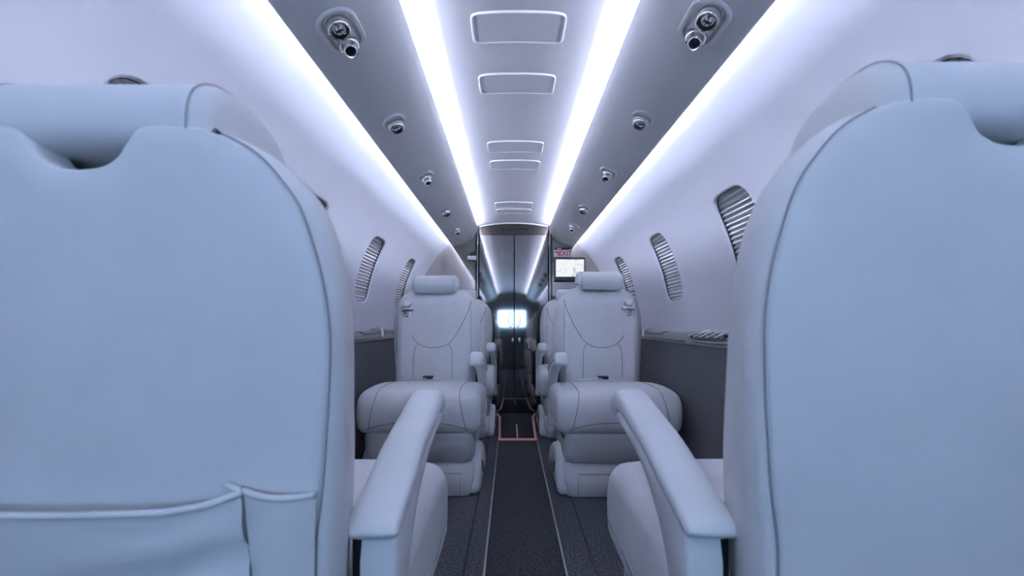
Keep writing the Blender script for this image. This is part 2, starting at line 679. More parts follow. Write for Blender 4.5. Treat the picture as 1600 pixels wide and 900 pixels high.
for i, (xa, xb) in enumerate(((DX0, DC - 0.0025), (DC + 0.0025, DX1))):
    d = slab('door_%d' % (i + 1), [(xa, 0.008), (xb, 0.008), (xb, 1.370), (xa, 1.370)], YB - 0.004, 0.02, M_DOOR, bev=0.002)
    tag(d, 'glossy dark mirror-like %s leaf of the cabin double door' % ('left' if i == 0 else 'right'), kind='structure')
    s = -1 if i == 0 else 1
    # recessed pull ring and latch
    cx = DC + s * 0.028
    yy = lean(YB - 0.006, 0.72)
    ring = [(cx + 0.017 * math.cos(t), yy, 0.715 + 0.055 * math.sin(t)) for t in [2 * PI * k / 24 for k in range(24)]]
    tube('door_pull', ring, 0.003, M_POST, d, closed=True)
    cx = DC + (-0.012 if i == 0 else 0.040)
    bm = bmesh.new()
    add_lathe(bm, [(0.001, 0.006), (0.008, 0.006), (0.0105, 0.003), (0.0105, 0.0)], 16,
              Matrix.Translation((cx, lean(YB - 0.004, 0.56), 0.56)) @ Matrix.Rotation(PI / 2, 4, 'X') @ Matrix.Scale(2.0, 4, (0, 1, 0)))
    from_bm('door_latch', bm, M_CHROME, d)
for i, (xa, xb) in enumerate(((DX0 - 0.030, DX0 - 0.002), (DX1 + 0.002, DX1 + 0.030))):
    p = slab('trim_%d' % (6 + i), [(xa, 0.0), (xb, 0.0), (xb, 1.435), (xa, 1.435)], YB - 0.03, 0.03, M_POST, bev=0.006)
    tag(p, 'dark metal post beside the %s door leaf' % ('left' if i == 0 else 'right'), kind='structure')
    xm = xa + 0.020 if i == 0 else xb - 0.020
    slab('post_strip', [(xm - 0.002, 0.0), (xm + 0.002, 0.0), (xm + 0.002, 1.40), (xm - 0.002, 1.40)], YB - 0.034, 0.006, M_CHROME, p, bev=0.001)


def P(px, py, y):
    return ((px - 798) * y / F + CAMX, y, CAMZ - (py - 505) * y / F)


# monitor on the right bulkhead
yM = 3.30
x0, _, z1 = P(866.5, 402, yM)
x1, _, z0 = P(914.5, 438.5, yM)
mon = empty('monitor', ((x0 + x1) / 2, yM + 0.02, z0))
tag(mon, 'flat dark-framed monitor showing a bright white map on the front bulkhead', 'monitor')
L = Vector(mon.location)
w2, h2 = (x1 - x0) / 2, z1 - z0
box('monitor_housing', (-w2, -0.02, 0), (w2, 0.02, h2), M_BEZEL, mon, 0.006, 2)
box('wall_bracket', (-0.05, 0.018, 0.05), (0.05, 0.075, 0.12), M_BLACK, mon, 0.003, 1)


def screen_mat():
    m = bpy.data.materials.new('screen_map')
    m.use_nodes = True
    nt = m.node_tree
    b = nt.nodes['Principled BSDF']
    b.inputs['Base Color'].default_value = (0.02, 0.02, 0.02, 1)
    b.inputs['Roughness'].default_value = 0.2
    tc = nt.nodes.new('ShaderNodeTexCoord')
    n = nt.nodes.new('ShaderNodeTexNoise')
    n.inputs['Scale'].default_value = 11
    n.inputs['Detail'].default_value = 4
    nt.links.new(tc.outputs['Object'], n.inputs['Vector'])
    r = nt.nodes.new('ShaderNodeValToRGB')
    e = r.color_ramp.elements
    e[0].position, e[0].color = 0.0, (0.95, 1.0, 0.97, 1)
    e[1].position, e[1].color = 1.0, (0.97, 0.98, 1.0, 1)
    k = e.new(0.485); k.color = (0.96, 1, 0.98, 1)
    k = e.new(0.50); k.color = (0.42, 0.42, 0.52, 1)
    k = e.new(0.515); k.color = (0.98, 0.96, 1.0, 1)
    nt.links.new(n.outputs['Fac'], r.inputs['Fac'])
    nt.links.new(r.outputs['Color'], b.inputs['Emission Color'])
    b.inputs['Emission Strength'].default_value = 0.44
    return m


sx0, sx1 = -w2 + 0.010, w2 - 0.010
box('screen', (sx0, -0.0225, 0.030), (sx1, -0.0195, h2 - 0.016), screen_mat(), mon)

# EXIT sign
yE = 3.325
x0, _, z1 = P(865, 390.5, yE)
x1, _, z0 = P(894, 401.5, yE)
ex = empty('exit_sign', ((x0 + x1) / 2, yE, z0))
tag(ex, 'white EXIT placard with red letters and bent arrow above the monitor', 'sign')
w2, h2 = (x1 - x0) / 2, z1 - z0
box('placard', (-w2, -0.004, 0), (w2, 0.006, h2), M_WHITE, ex, 0.001, 1)
fc = bpy.data.curves.new('exit_text', 'FONT')
fc.body = 'EXIT'
fc.align_x = 'LEFT'
fc.size = 0.052
fc.extrude = 0.0006
fc.offset = 0.0012
to = bpy.data.objects.new('tmp_text', fc)
C.objects.link(to)
dg = bpy.context.evaluated_depsgraph_get()
me = bpy.data.meshes.new_from_object(to.evaluated_get(dg))
bpy.data.objects.remove(to)
bx0, bx1 = min(v.co.x for v in me.vertices), max(v.co.x for v in me.vertices)
by0, by1 = min(v.co.y for v in me.vertices), max(v.co.y for v in me.vertices)
tw, th_ = w2 * 2 * 0.70, h2 * 0.72
for v in me.vertices:
    X = (v.co.x - bx0) / (bx1 - bx0) * tw + w2 * 0.96 - tw
    Z = (v.co.y - by0) / (by1 - by0) * th_ + h2 * 0.14
    v.co = Vector((X, -0.0045 - v.co.z, Z))
me.materials.clear()
tx = link_mesh('exit_lettering', me, M_RED, ex, smooth=False)
# bent arrow
bm = bmesh.new()
sw = w2 * 0.30
ax = -w2 * 0.46
ar = [(ax, 0.14), (ax, 0.60), (ax - sw * 0.5, 0.74), (ax - sw * 0.5, 0.90), (ax - sw * 1.35, 0.70), (ax - sw * 0.5, 0.46), (ax - sw * 0.5, 0.60), (ax - sw * 0.30, 0.52), (ax - sw * 0.30, 0.14)]
ar = [(x, z * h2) for x, z in ar]
r0 = [Vector((x, -0.0040, z)) for x, z in ar]
r1 = [Vector((x, -0.0052, z)) for x, z in ar]
add_rings(bm, [r0, r1])
from_bm('arrow', bm, M_RED, ex, smooth=False)
x0, _, z0 = P(869, 389, yE)
sl = empty('sign_lamp', (x0 + 0.04, yE, z1 + 0.001))
tag(sl, 'small dark lamp bar on top of the EXIT placard', 'lamp')
box('lamp_housing', (-0.045, -0.012, 0), (0.06, 0.016, 0.014), M_BLACK, sl, 0.002, 1)
box('lamp_lens', (-0.035, -0.0135, 0.003), (-0.002, -0.0115, 0.010), M_WHITE, sl)
# small placard left
x0, _, z1 = P(730.5, 400, yE)
x1, _, z0 = P(744, 406.5, yE)
pc = empty('placard_sign', ((x0 + x1) / 2, yE, z0))
tag(pc, 'small blank white placard on the left front bulkhead', 'sign')
w2, h2 = (x1 - x0) / 2, z1 - z0
box('placard', (-w2, -0.012, 0), (w2, 0.006, h2), M_WHITE, pc, 0.003, 2)
bm = bmesh.new()
add_tube(bm, [(-w2 * 0.5, 0, h2), (-w2 * 0.1, -0.006, h2 + 0.020), (w2 * 0.4, 0, h2 + 0.024), (w2 * 0.95, 0.0, h2 + 0.034)], 0.006, 6)
from_bm('bracket_arm', bm, M_BLACK, pc)

# ------------------------------------------------------------------ reading lights on the valences


def valence_frame(side, x):
    best = min(range(1, len(vcurve) - 1), key=lambda i: abs(vcurve[i].x - x))
    p = vcurve[best]
    t = (vcurve[best + 1] - vcurve[best - 1]).normalized()
    n = Vector((t.y, -t.x))
    if n.y > 0:
        n = -n
    return Vector((side * p.x, 0, p.y)), Vector((side * n.x, 0, n.y))


def gimbal(name, parent, M, r, nozzle, aim):
    """ball with ring collar; nozzle True: open barrel towards aim"""
    bm = bmesh.new()
    prof = [(r * 0.05, -r * 0.98), (r * 0.45, -r * 0.9), (r * 0.8, -r * 0.6), (r, -r * 0.1), (r * 0.98, r * 0.25), (r * 0.85, r * 0.5)]
    add_lathe(bm, [(a, b) for a, b in prof], 20, M)
    o = from_bm('lamp_ball', bm, M_CHROME, parent)
    A = M @ Matrix.Rotation(aim[0], 4, 'X') @ Matrix.Rotation(aim[1], 4, 'Y')
    bm = bmesh.new()
    if nozzle:
        pr = [(r * 0.75, 0), (r * 0.78, r * 0.6), (r * 0.70, r * 0.72), (r * 0.62, r * 1.25), (r * 0.60, r * 1.7), (r * 0.50, r * 1.7), (r * 0.47, r * 1.2)]
    else:
        pr = [(r * 0.85, 0), (r * 0.92, r * 0.45), (r * 0.90, r * 0.75), (r * 0.74, r * 0.80), (r * 0.70, r * 0.70)]
    add_lathe(bm, pr, 20, A)
    from_bm('lamp_barrel', bm, M_CHROME, o)
    bm = bmesh.new()
    zz = r * 1.45 if nozzle else r * 0.72
    add_lathe(bm, [(r * 0.02, zz), (r * (0.5 if nozzle else 0.71), zz), (r * (0.49 if nozzle else 0.7), zz - r * 0.1)], 20, A)
    from_bm('lamp_lens', bm, M_BLACK if nozzle else M_CHROME, o)


def reading_light(side, y, kind, label):
    p, n = valence_frame(side, 0.375)
    root = empty('reading_light', (p.x, y, p.z))
    tag(root, label, 'reading light', 'reading lights and air nozzles in the valences')
    ydir = Vector((0, 1, 0))
    xdir = ydir.cross(n).normalized()
    B = Matrix((xdir, ydir, n)).transposed().to_4x4()   # columns: x along slope, y aft-fore, z out of the surface
    double = kind == 'double'
    hx, hy = (0.043, 0.068) if double else (0.036, 0.046)
    SQ2 = [(math.cos(2 * PI * k / 40), math.sin(2 * PI * k / 40)) for k in range(40)]

    def ov(sx, sy, z):
        out = []
        for c, s in SQ2:
            if double:
                e = sy - sx
                out.append(B @ Vector((c * sx, s * sx + (e if s > 0 else -e if s < 0 else 0), z)))
            else:
                out.append(B @ Vector((c * sx, s * sy, z)))
        return out
    bm = bmesh.new()
    prof = [(0, -0.006), (0, 0.0015), (0.003, 0.004), (0.007, 0.004), (0.010, 0.001)]
    add_rings(bm, [ov(hx - d, hy - d, z) for d, z in prof], True, False, False)
    from_bm('bezel', bm, M_VAL if double else M_PANELRIM, root)
    bm = bmesh.new()
    add_rings(bm, [ov(hx - d, hy - d, z) for d, z in ((0.009, 0.0015), (0.014, -0.001), (0.024, -0.001))], True, False, True)
    from_bm('dish', bm, M_DULL, root)
    if double:
        gimbal('g', root, B @ Matrix.Translation((0.0, -0.030, 0.006)), 0.024, False, (0.25, 0))
        gimbal('g', root, B @ Matrix.Translation((0, 0.030, 0.006)), 0.023, True, (0.55, 0))
    elif kind == 'nozzle':
        gimbal('g', root, B @ Matrix.Translation((0, 0.0, 0.006)), 0.023, True, (0.5, 0))
    else:
        gimbal('g', root, B @ Matrix.Translation((0, 0.0, 0.006)), 0.024, False, (0.2, 0))
    return root


for side, ys in ((-1, (0.922, 1.338, 1.827, 2.384, 2.841)), (1, (0.896, 1.313, 1.773, 2.34, 2.75))):
    sn = 'left' if side < 0 else 'right'
    for i, y in enumerate(ys):
        lab = ['large double chrome reading light and air nozzle on the %s valence, nearest',
               'chrome reading light second from the camera on the %s valence',
               'chrome air nozzle with dark opening third from camera on the %s valence',
               'flat chrome reading light fourth from the camera on the %s valence',
               'small chrome air nozzle nearest the doors on the %s valence'][i] % sn
        reading_light(side, y, ['double', 'lamp', 'nozzle', 'lamp', 'nozzle'][i], lab)

# ------------------------------------------------------------------ seats
CORE = [(0, 0.33), (0.12, 0.33), (0.185, 0.335), (0.203, 0.36), (0.208, 0.44), (0.215, 0.54), (0.2185, 0.62), (0.2185, 0.69), (0.213, 0.745),
        (0.199, 0.792), (0.175, 0.826), (0.142, 0.850), (0.10, 0.864), (0, 0.868)]
SHELL = [(0.0, 0.33), (0.10, 0.33), (0.175, 0.335), (0.190, 0.36), (0.194, 0.476), (0.2025, 0.54), (0.210, 0.636), (0.2115, 0.68), (0.2075, 0.721),
         (0.199, 0.758), (0.1885, 0.790), (0.1745, 0.812), (0.1545, 0.8345), (0.13, 0.849), (0.105, 0.858)]


def mirror_outline(half, n=4):
    c = catmull([(x, z, 0) for x, z in half], n)
    r = [(p.x, p.y) for p in c]
    l = [(-x, z) for x, z in reversed(r) if x > 1e-6]
    return r + l


def rec(y, z):
    """recline: lower part of the back stands further forward"""
    return y + 0.05 * max(0.0, 0.86 - z)


def pillow_x(name, prof, hx, rad, m, parent, x0=0.0, nseg=5, bulge=0.0, bow=None):
    """loft a y-z profile along x with rounded ends"""
    cy = sum(p[0] for p in prof) / len(prof)
    cz = sum(p[1] for p in prof) / len(prof)
    st = []
    for k in range(nseg + 1):
        t = k / nseg * PI / 2
        st.append((-hx + rad * (1 - math.sin(t)) * 1.0 if False else -hx + rad * (1 - math.sin(t)), rad * (1 - math.cos(t))))
    st = [(-hx + rad * (1 - math.cos(k / nseg * PI / 2)), rad * (1 - math.sin(k / nseg * PI / 2))) for k in range(nseg + 1)]
    mid = [(-hx + rad + (2 * hx - 2 * rad) * k / 8, 0.0) for k in range(1, 8)]
    en = [(-x, d) for x, d in reversed(st)]
    bm = bmesh.new()
    rings = []
    for x, d in st + mid + en:
        q = offset_poly(prof, d)
        ring = []
        for y, z in q:
            f = 1 - (x / hx) ** 2
            yy, zz = y + bulge * f * (y - cy), z + bulge * f * (z - cz)
            if bow:
                yy, zz = bow(x, yy, zz)
            ring.append(Vector((x + x0, yy, zz)))
        rings.append(ring)
    add_rings(bm, rings)
    return from_bm(name, bm, m, parent)


def smooth_prof(pts, n=4):
    return [(p.x, p.y) for p in catmull([(a, b, 0) for a, b in pts], n, closed=True)]


HEADREST0 = smooth_prof([(-0.293, 0.880), (-0.284, 0.907), (-0.256, 0.925), (-0.220, 0.928), (-0.175, 0.921), (-0.144, 0.902), (-0.134, 0.875), (-0.141, 0.848), (-0.160, 0.835),
                        (-0.185, 0.842), (-0.23, 0.852), (-0.285, 0.858)])
CUSH = smooth_prof([(-0.15, 0.25), (0.05, 0.245), (0.19, 0.246), (0.236, 0.262), (0.252, 0.315), (0.246, 0.375), (0.215, 0.412), (0.15, 0.423), (0.02, 0.424), (-0.11, 0.415), (-0.165, 0.39), (-0.172, 0.31)])
SKIRT = smooth_prof([(-0.20, 0.13), (0.0, 0.112), (0.12, 0.112), (0.185, 0.125), (0.215, 0.165), (0.222, 0.22), (0.20, 0.262), (0.0, 0.27), (-0.20, 0.27), (-0.235, 0.22)])


def build_seat(name, loc, rz, sa, label, pocket=False, front_detail=True, hz=0.0, stretch=1.0):
    """sa: sign of local x on which the aisle armrest sits; seat faces local +y"""
    T = empty(name, loc, rz)
    tag(T, label, 'seat', 'cabin seats')
    # --- base pedestal
    bm = bmesh.new()

    def rr(hx, y0, y1, z, rad):
        pts = []
        for (cx, cy, a0) in ((hx - rad, y1 - rad, 0), (-hx + rad, y1 - rad, PI / 2), (-hx + rad, y0 + rad, PI), (hx - rad, y0 + rad, 1.5 * PI)):
            for k in range(6):
                a = a0 + PI / 2 * k / 5
                pts.append(Vector((cx + rad * math.cos(a), cy + rad * math.sin(a), z)))
        return pts
    add_rings(bm, [rr(0.21, -0.20, 0.222, 0.001, 0.03), rr(0.214, -0.203, 0.226, 0.006, 0.03), rr(0.222, -0.205, 0.218, 0.07, 0.032),
                   rr(0.222, -0.205, 0.205, 0.105, 0.034), rr(0.215, -0.20, 0.19, 0.118, 0.036), rr(0.195, -0.18, 0.165, 0.124, 0.036)])
    base = from_bm('base', bm, M_PLASTIC, T)
    for s in (-1, 1):
        bm = bmesh.new()
        prof = smooth_prof([(0.20, 0.002), (0.195, 0.06), (0.165, 0.115), (0.13, 0.158), (0.08, 0.172), (0.0, 0.165), (-0.12, 0.12), (-0.19, 0.06), (-0.19, 0.002), (0.0, 0.002)], 3)
        rings = []
        for x, d in ((0.19, 0.0), (0.225, 0.0), (0.24, 0.004), (0.248, 0.014), (0.250, 0.03)):
            rings.append([Vector((s * x, p[0], max(0.002, p[1]))) for p in offset_poly(prof, d)])
        add_rings(bm, rings)
        sf = from_bm('side_fairing', bm, M_PLASTIC, T)
        bm = bmesh.new()
        add_box(bm, (s * 0.250 - 0.004, -0.004, -0.030), (s * 0.250 + 0.003, 0.004, 0.030))
        for v in bm.verts:
            v.co = Vector((v.co.x, v.co.y * 1.0 + v.co.z * 0.7 + 0.11, v.co.z + 0.085))
        from_bm('release_lever', bm, M_BLACK, sf, smooth=False)
        bm = bmesh.new()
        add_lathe(bm, [(0.001, 0.006), (0.006, 0.006), (0.007, 0.0)], 10, Matrix.Translation((s * 0.25, 0.07, 0.06)) @ Matrix.Rotation(s * PI / 2, 4, 'Y'))
        from_bm('fairing_bolt', bm, M_DULL, sf)
    bm = bmesh.new()
    vs = add_box(bm, (-0.165, 0.214, 0.012), (0.165, 0.224, 0.088), 0.006, 2)
    for v in bm.verts:
        v.co.y -= (v.co.z - 0.006) * 0.12
    from_bm('front_panel', bm, M_PLASTIC, base)
    lp = [(-0.168, 0.226, 0.008), (-0.168, 0.216, 0.090), (0.168, 0.216, 0.090), (0.168, 0.226, 0.008)]
    tube('panel_groove', lp, 0.0014, M_SEAM, base, n=5)
    box('panel_latch', (0.02 * sa - 0.012, 0.2155, 0.083), (0.02 * sa + 0.012, 0.2205, 0.0875), M_BLACK, base)

    # --- skirt and cushion
    pillow_x('seat_pan', SKIRT, 0.222, 0.045, M_SKIRT, T)

    def bow(x, y, z):
        if y > 0.05:
            y -= 0.014 * (abs(x) / 0.25) ** 3
        if z > 0.36:
            z -= 0.008 * (abs(x) / 0.25) ** 4
        return y, z
    cu = pillow_x('cushion', CUSH, 0.25, 0.036, M_LEATHER, T, bow=bow, nseg=6)
    bc = bvh_of(cu)
    if True:
        for s in (-1, 1):
            # seam over the top and down the front, bolster line
            xx = 0.165
            pts = project(bc, [(s * xx, y, 0.6) for y in [-0.12 + 0.03 * k for k in range(12)]], (0, 0, -1), 0.0006)
            pts += project(bc, [(s * (xx + 0.030 * max(0, (0.40 - z)) / 0.14), 0.6, z) for z in [0.40 - 0.012 * k for k in range(12)]], (0, -1, 0), 0.0006)
            tube('seam', pts, 0.0016, M_SEAM, cu, n=5)
        pts = project(bc, [(x, 0.6, 0.300 - 0.030 * (abs(x) / 0.2) ** 3) for x in [-0.205 + 0.0205 * k for k in range(21)]], (0, -1, 0), 0.0006)
        tube('seam', pts, 0.0017, M_SEAM, cu, n=5)
        # welt under the cushion
        for s in (-1, 1):
            pts = project(bc, [(s * 0.6, y, 0.30 + 0.02 * (y - 0.2) / 0.35) for y in [-0.13 + 0.03 * k for k in range(12)]], (-s, 0, 0), 0.0006)
            tube('seam', pts, 0.0015, M_SEAM, cu, n=5)

    # --- backrest core
    ol = mirror_outline(CORE)
    lay = [(-0.236, 0.20), (-0.236, 0.10), (-0.236, 0.022), (-0.284, 0.018), (-0.284, 0.010), (-0.277, 0.004), (-0.262, 0.0), (-0.240, 0.002), (-0.215, 0.010), (-0.192, 0.023), (-0.174, 0.037), (-0.162, 0.050),
           (-0.153, 0.065), (-0.148, 0.09), (-0.146, 0.13), (-0.146, 0.19)]
    zc, hh, hw = 0.60, 0.27, 0.2185
    rings = []
    for y, d in lay:
        kx, kz = (hw - d) / hw, (hh - d) / hh
        ring = []
        for x, z in ol:
            X, Z = x * kx, zc + (z - zc) * kz
            yy = rec(y, Z)
            if y > -0.20:
                # lumbar shape and side bolsters of the front
                yy += 0.016 * math.exp(-((Z - 0.50) / 0.11) ** 2) + 0.010 * math.exp(-((abs(X) - 0.165) / 0.04) ** 2) * min(1, max(0, (0.80 - Z) / 0.15))
            ring.append(Vector((X, yy, Z)))
        rings.append(ring)
    bm = bmesh.new()
    add_rings(bm, rings)
    bk = from_bm('backrest', bm, M_LEATHER, T)
    bb = bvh_of(bk)
    if front_detail:
        up = catmull([(-0.176, 0.80, 0), (-0.158, 0.735, 0), (-0.125, 0.665, 0), (-0.085, 0.605, 0), (-0.045, 0.580, 0), (0, 0.573, 0), (0.045, 0.580, 0), (0.085, 0.605, 0), (0.125, 0.665, 0), (0.158, 0.735, 0), (0.176, 0.80, 0)], 4)
        pts = project(bb, [(p.x, 0.3, p.y) for p in up], (0, -1, 0), 0.0006)
        tube('seam', pts, 0.0018, M_SEAM, bk, n=5)
        for s in (-1, 1):
            c = catmull([(s * 0.068, 0.592, 0), (s * 0.083, 0.578, 0), (s * 0.090, 0.55, 0), (s * 0.092, 0.50, 0), (s * 0.092, 0.43, 0)], 4)
            tube('seam', project(bb, [(p.x, 0.3, p.y) for p in c], (0, -1, 0), 0.0006), 0.0016, M_SEAM, bk, n=5)
            c = catmull([(s * 0.17, 0.80, 0), (s * 0.176, 0.72, 0), (s * 0.178, 0.60, 0), (s * 0.176, 0.43, 0)], 6)
            tube('seam', project(bb, [(p.x, 0.3, p.y) for p in c], (0, -1, 0), 0.0006), 0.0013, M_SEAM, bk, n=5)
    # --- rear shell with finger notch
    half = catmull([(x, z, 0) for x, z in SHELL], 4)
    half = [(p.x, p.y) for p in half]
    notch = [(p.x, p.y) for p in catmull([(0.105, 0.858, 0), (0.075, 0.860, 0), (0.054, 0.857, 0), (0.043, 0.846, 0), (0.033, 0.832, 0), (0.018, 0.824, 0), (0.0, 0.822, 0)], 4)][1:]
    half = half + notch
    outl = half + [(-x, z) for x, z in reversed(half) if x > 1e-6]

    def shell_y(x, z, dy):
        return rec(-0.296 + dy + 0.010 * (min(abs(x), 0.21) / 0.21) ** 2.5, z)
    bm = bmesh.new()
    rings = []
    for d, dy in ((0.0, 0.034), (0.0, 0.007), (0.001, 0.0025), (0.004, 0.0)):
        q = offset_poly(outl, d)
        rings.append([Vector((p[0], shell_y(p[0], p[1], dy), p[1])) for p in q])
    vs = add_rings(bm, rings, True, False, False)
    qin = offset_poly(outl, 0.004)
    verts, tris = fill2d(qin, 0.022)
    vmap = []
    nq = len(qin)
    for i, p in enumerate(verts):
        if i < nq and (Vector(p) - Vector(qin[i])).length < 1e-5:
            vmap.append(vs[-1][i])
        else:
            vmap.append(bm.verts.new((p.x, shell_y(p.x, p.y, 0.0), p.y)))
    for t in tris:
        try:
            bm.faces.new([vmap[i] for i in t])
        except ValueError:
            pass
    sh = from_bm('back_shell', bm, M_LEATHER, T)
    # seam groove following the shell edge
    oo = offset_poly(outl, -0.0008)
    nh = len(catmull([(x, z, 0) for x, z in SHELL], 4)) - 3
    oo = [p for p in oo[:nh]][::-1] + [Vector((-p[0], p[1])) for p in oo[:nh]][1:]
    lp = [(p[0], shell_y(p[0], p[1], 0.0015), p[1]) for p in oo]
    tube('piping', lp, 0.0010, M_SEAM, sh, n=5)

    # --- headrest
    HEADREST = [(y, z + hz) for y, z in HEADREST0]
    hr = pillow_x('headrest', HEADREST, 0.108, 0.020, M_LEATHER, T, nseg=5)
    for s in (-1, 1):
        lp = [(s * 0.094, y, z) for y, z in offset_poly(HEADREST, -0.0002)]
        tube('seam', lp, 0.0008, M_SEAM, hr, n=5, closed=True)
    pillow_x('headrest_tongue', smooth_prof([(-0.282, 0.866), (-0.277, 0.852), (-0.265, 0.845), (-0.245, 0.845), (-0.245, 0.866)], 3), 0.075, 0.01, M_LEATHER, T, nseg=3)

    # --- armrest (aisle side)
    bm = bmesh.new()
    path = catmull([(-0.203, 0.462, 0), (-0.195, 0.467, 0), (-0.123, 0.488, 0), (-0.052, 0.513, 0), (0.04, 0.534, 0), (0.105, 0.548, 0), (0.135, 0.544, 0), (0.150, 0.527, 0), (0.152, 0.513, 0)], 4)
    n = len(path)
    rings = []
    for i, p in enumerate(path):
        a, b = path[max(0, i - 1)], path[min(n - 1, i + 1)]
        t = (b - a).normalized()
        nn = Vector((-t.y, t.x))
        f = i / (n - 1)
        hx = 0.030 - 0.002 * f
        ht = 0.011 + 0.012 * min(1.0, f * 1.3)
        if i == 0:
            hx, ht = hx - 0.004, ht - 0.005
        if f > 0.9:
            k = (f - 0.9) / 0.1
            hx -= 0.010 * k * k
            ht -= 0.008 * k * k
        ring = []
        for k in range(20):
            th = 2 * PI * k / 20
            c, s_ = math.cos(th), math.sin(th)
            e = 0.62 + 0.18 * f * f
            u = hx * math.copysign(abs(c) ** e, c)
            v = ht * math.copysign(abs(s_) ** e, s_)
            ring.append(Vector((sa * 0.226 + u, p.x + nn.x * v, p.y + nn.y * v)))
        rings.append(ring)
    add_rings(bm, rings)
    arm = from_bm('armrest', bm, M_LEATHER, T)
    prof = smooth_prof([(-0.192, 0.20), (-0.195, 0.32), (-0.192, 0.455), (-0.10, 0.488), (0.0, 0.515), (0.10, 0.530), (0.128, 0.524), (0.120, 0.512), (0.06, 0.503), (-0.01, 0.485), (-0.07, 0.455), (-0.115, 0.415), (-0.145, 0.36), (-0.15, 0.28), (-0.15, 0.20)], 4)
    bm = bmesh.new()
    rings = []
    for x, d in ((0.212, 0.004), (0.2135, 0.0), (0.244, 0.0), (0.250, 0.002), (0.252, 0.006)):
        rings.append([Vector((sa * x, p[0], p[1])) for p in offset_poly(prof, d)])
    add_rings(bm, rings)
    from_bm('armrest_support', bm, M_LEATHER, T, sharp=0.9)
    box('armrest_gap_shade', (min(sa * 0.200, sa * 0.2135), -0.185, 0.16), (max(sa * 0.200, sa * 0.2135), -0.15, 0.465), M_BLACK, T)  # black box paints in the shade of the gap between backrest and arm post

    # --- belts on the wall side
    if front_detail:
        bx = -sa * 0.128
        pts = project(bb, [(bx, 0.3, z) for z in [0.80 - 0.02 * k for k in range(19)]], (0, -1, 0), 0.003)
        bm = bmesh.new()
        rings = []
        for i, p in enumerate(pts):
            rings.append([p + Vector((-0.0225, 0.0, 0)), p + Vector((-0.0215, 0.0022, 0)), p + Vector((0.0215, 0.0022, 0)), p + Vector((0.0225, 0, 0)), p + Vector((0.0215, -0.004, 0)), p + Vector((-0.0215, -0.004, 0))])
        add_rings(bm, rings)
        belt = from_bm('shoulder_belt', bm, M_WEB, T, sharp=0.8)
        pg = project(bb, [(bx, 0.3, 0.757)], (0, -1, 0), 0.010)[0]
        box('belt_guide', (pg.x - 0.031, pg.y - 0.008, pg.z - 0.010), (pg.x + 0.031, pg.y + 0.008, pg.z + 0.010), M_BUCKLE, belt, 0.004, 2)
        arc = [(pg.x + 0.020 * math.cos(t), pg.y, pg.z + 0.034 + 0.022 * math.sin(t)) for t in [PI + PI * k / 10 for k in range(11)]]
        tube('belt_loop', arc, [0.003 + 0.005 * math.sin(PI * k / 10) for k in range(11)], M_BUCKLE, belt)
        bm = bmesh.new()
        add_box(bm, (pg.x - 0.019, pg.y - 0.006, pg.z - 0.052), (pg.x + 0.019, pg.y + 0.001, pg.z - 0.008), 0.004, 2)
        tg = from_bm('belt_tongue', bm, M_BUCKLE, belt)
        for dx, dz in ((-0.009, -0.018), (0.009, -0.018), (0.0, -0.036), (0.0, -0.018)):
            bm = bmesh.new()
            add_lathe(bm, [(0.0005, 0.0012), (0.003, 0.0012), (0.003, 0.0)], 10, Matrix.Translation((pg.x + dx, pg.y, pg.z + dz)) @ Matrix.Rotation(-PI / 2, 4, 'X'))
            from_bm('tongue_hole', bm, M_BLACK, tg)
        # lap belt with buckle in the seat crease
        c = catmull([(-0.05, -0.07, 0.425), (-0.02, -0.055, 0.434), (0.03, -0.05, 0.437), (0.08, -0.06, 0.431), (0.12, -0.085, 0.424)], 4)
        bm = bmesh.new()
        add_rings(bm, [[p + Vector((0, -0.016, 0.0)), p + Vector((0, 0.016, 0.0)), p + Vector((0, 0.016, 0.003)), p + Vector((0, -0.016, 0.003))] for p in c])
        lb = from_bm('lap_belt', bm, M_WEB, T, sharp=0.8)
        box('lap_buckle', (-0.012 , -0.072, 0.4335), (0.034, -0.034, 0.447), M_BLACK, lb, 0.004, 2)

    # --- literature pocket on the rear
    if pocket:
        fold = 0.138
        bm = bmesh.new()
        rows = []
        nx, nz = 40, 14
        for j in range(nz + 1):
            v = j / nz
            row = []
            for i in range(nx + 1):
                u = i / nx
                x = -0.196 + (fold + 0.196) * u
                ztop = 0.5335 - 0.004 * math.sin(PI * u) + 0.006 * max(0, u - 0.93) / 0.07
                z = 0.345 + (ztop - 0.345) * v
                bul = 0.004 + 0.026 * min(1, (1 - u) * 5.0 + 0.25) * min(1, u * 14) * (0.55 + 0.45 * v)
                wr = 0.014 * math.exp(-((z - (0.452 + 0.05 * u)) / 0.010) ** 2) * max(0, u - 0.35) - 0.014 * math.exp(-((z - (0.435 + 0.055 * u)) / 0.012) ** 2) * max(0, u - 0.35)
                xs_ = x + (0.012 * (1 - v) * max(0, u - 0.8) / 0.2)
                row.append(Vector((xs_, shell_y(xs_, z, -bul - wr), z)))
            rows.append(row)
        add_rings(bm, rows, False)
        pk = from_bm('pocket', bm, M_LEATHER, T)
        top = rows[-1]
        lip = [p + Vector((0, -0.0005, 0.0)) for p in top] + [Vector((fold - 0.004, shell_y(fold, 0.543, -0.008), 0.5415)), Vector((fold - 0.016, shell_y(fold, 0.546, -0.004), 0.545))]
        tube('pocket_lip', lip, 0.0034, M_LEATHER, pk, n=8)
        bm = bmesh.new()
        rows = []
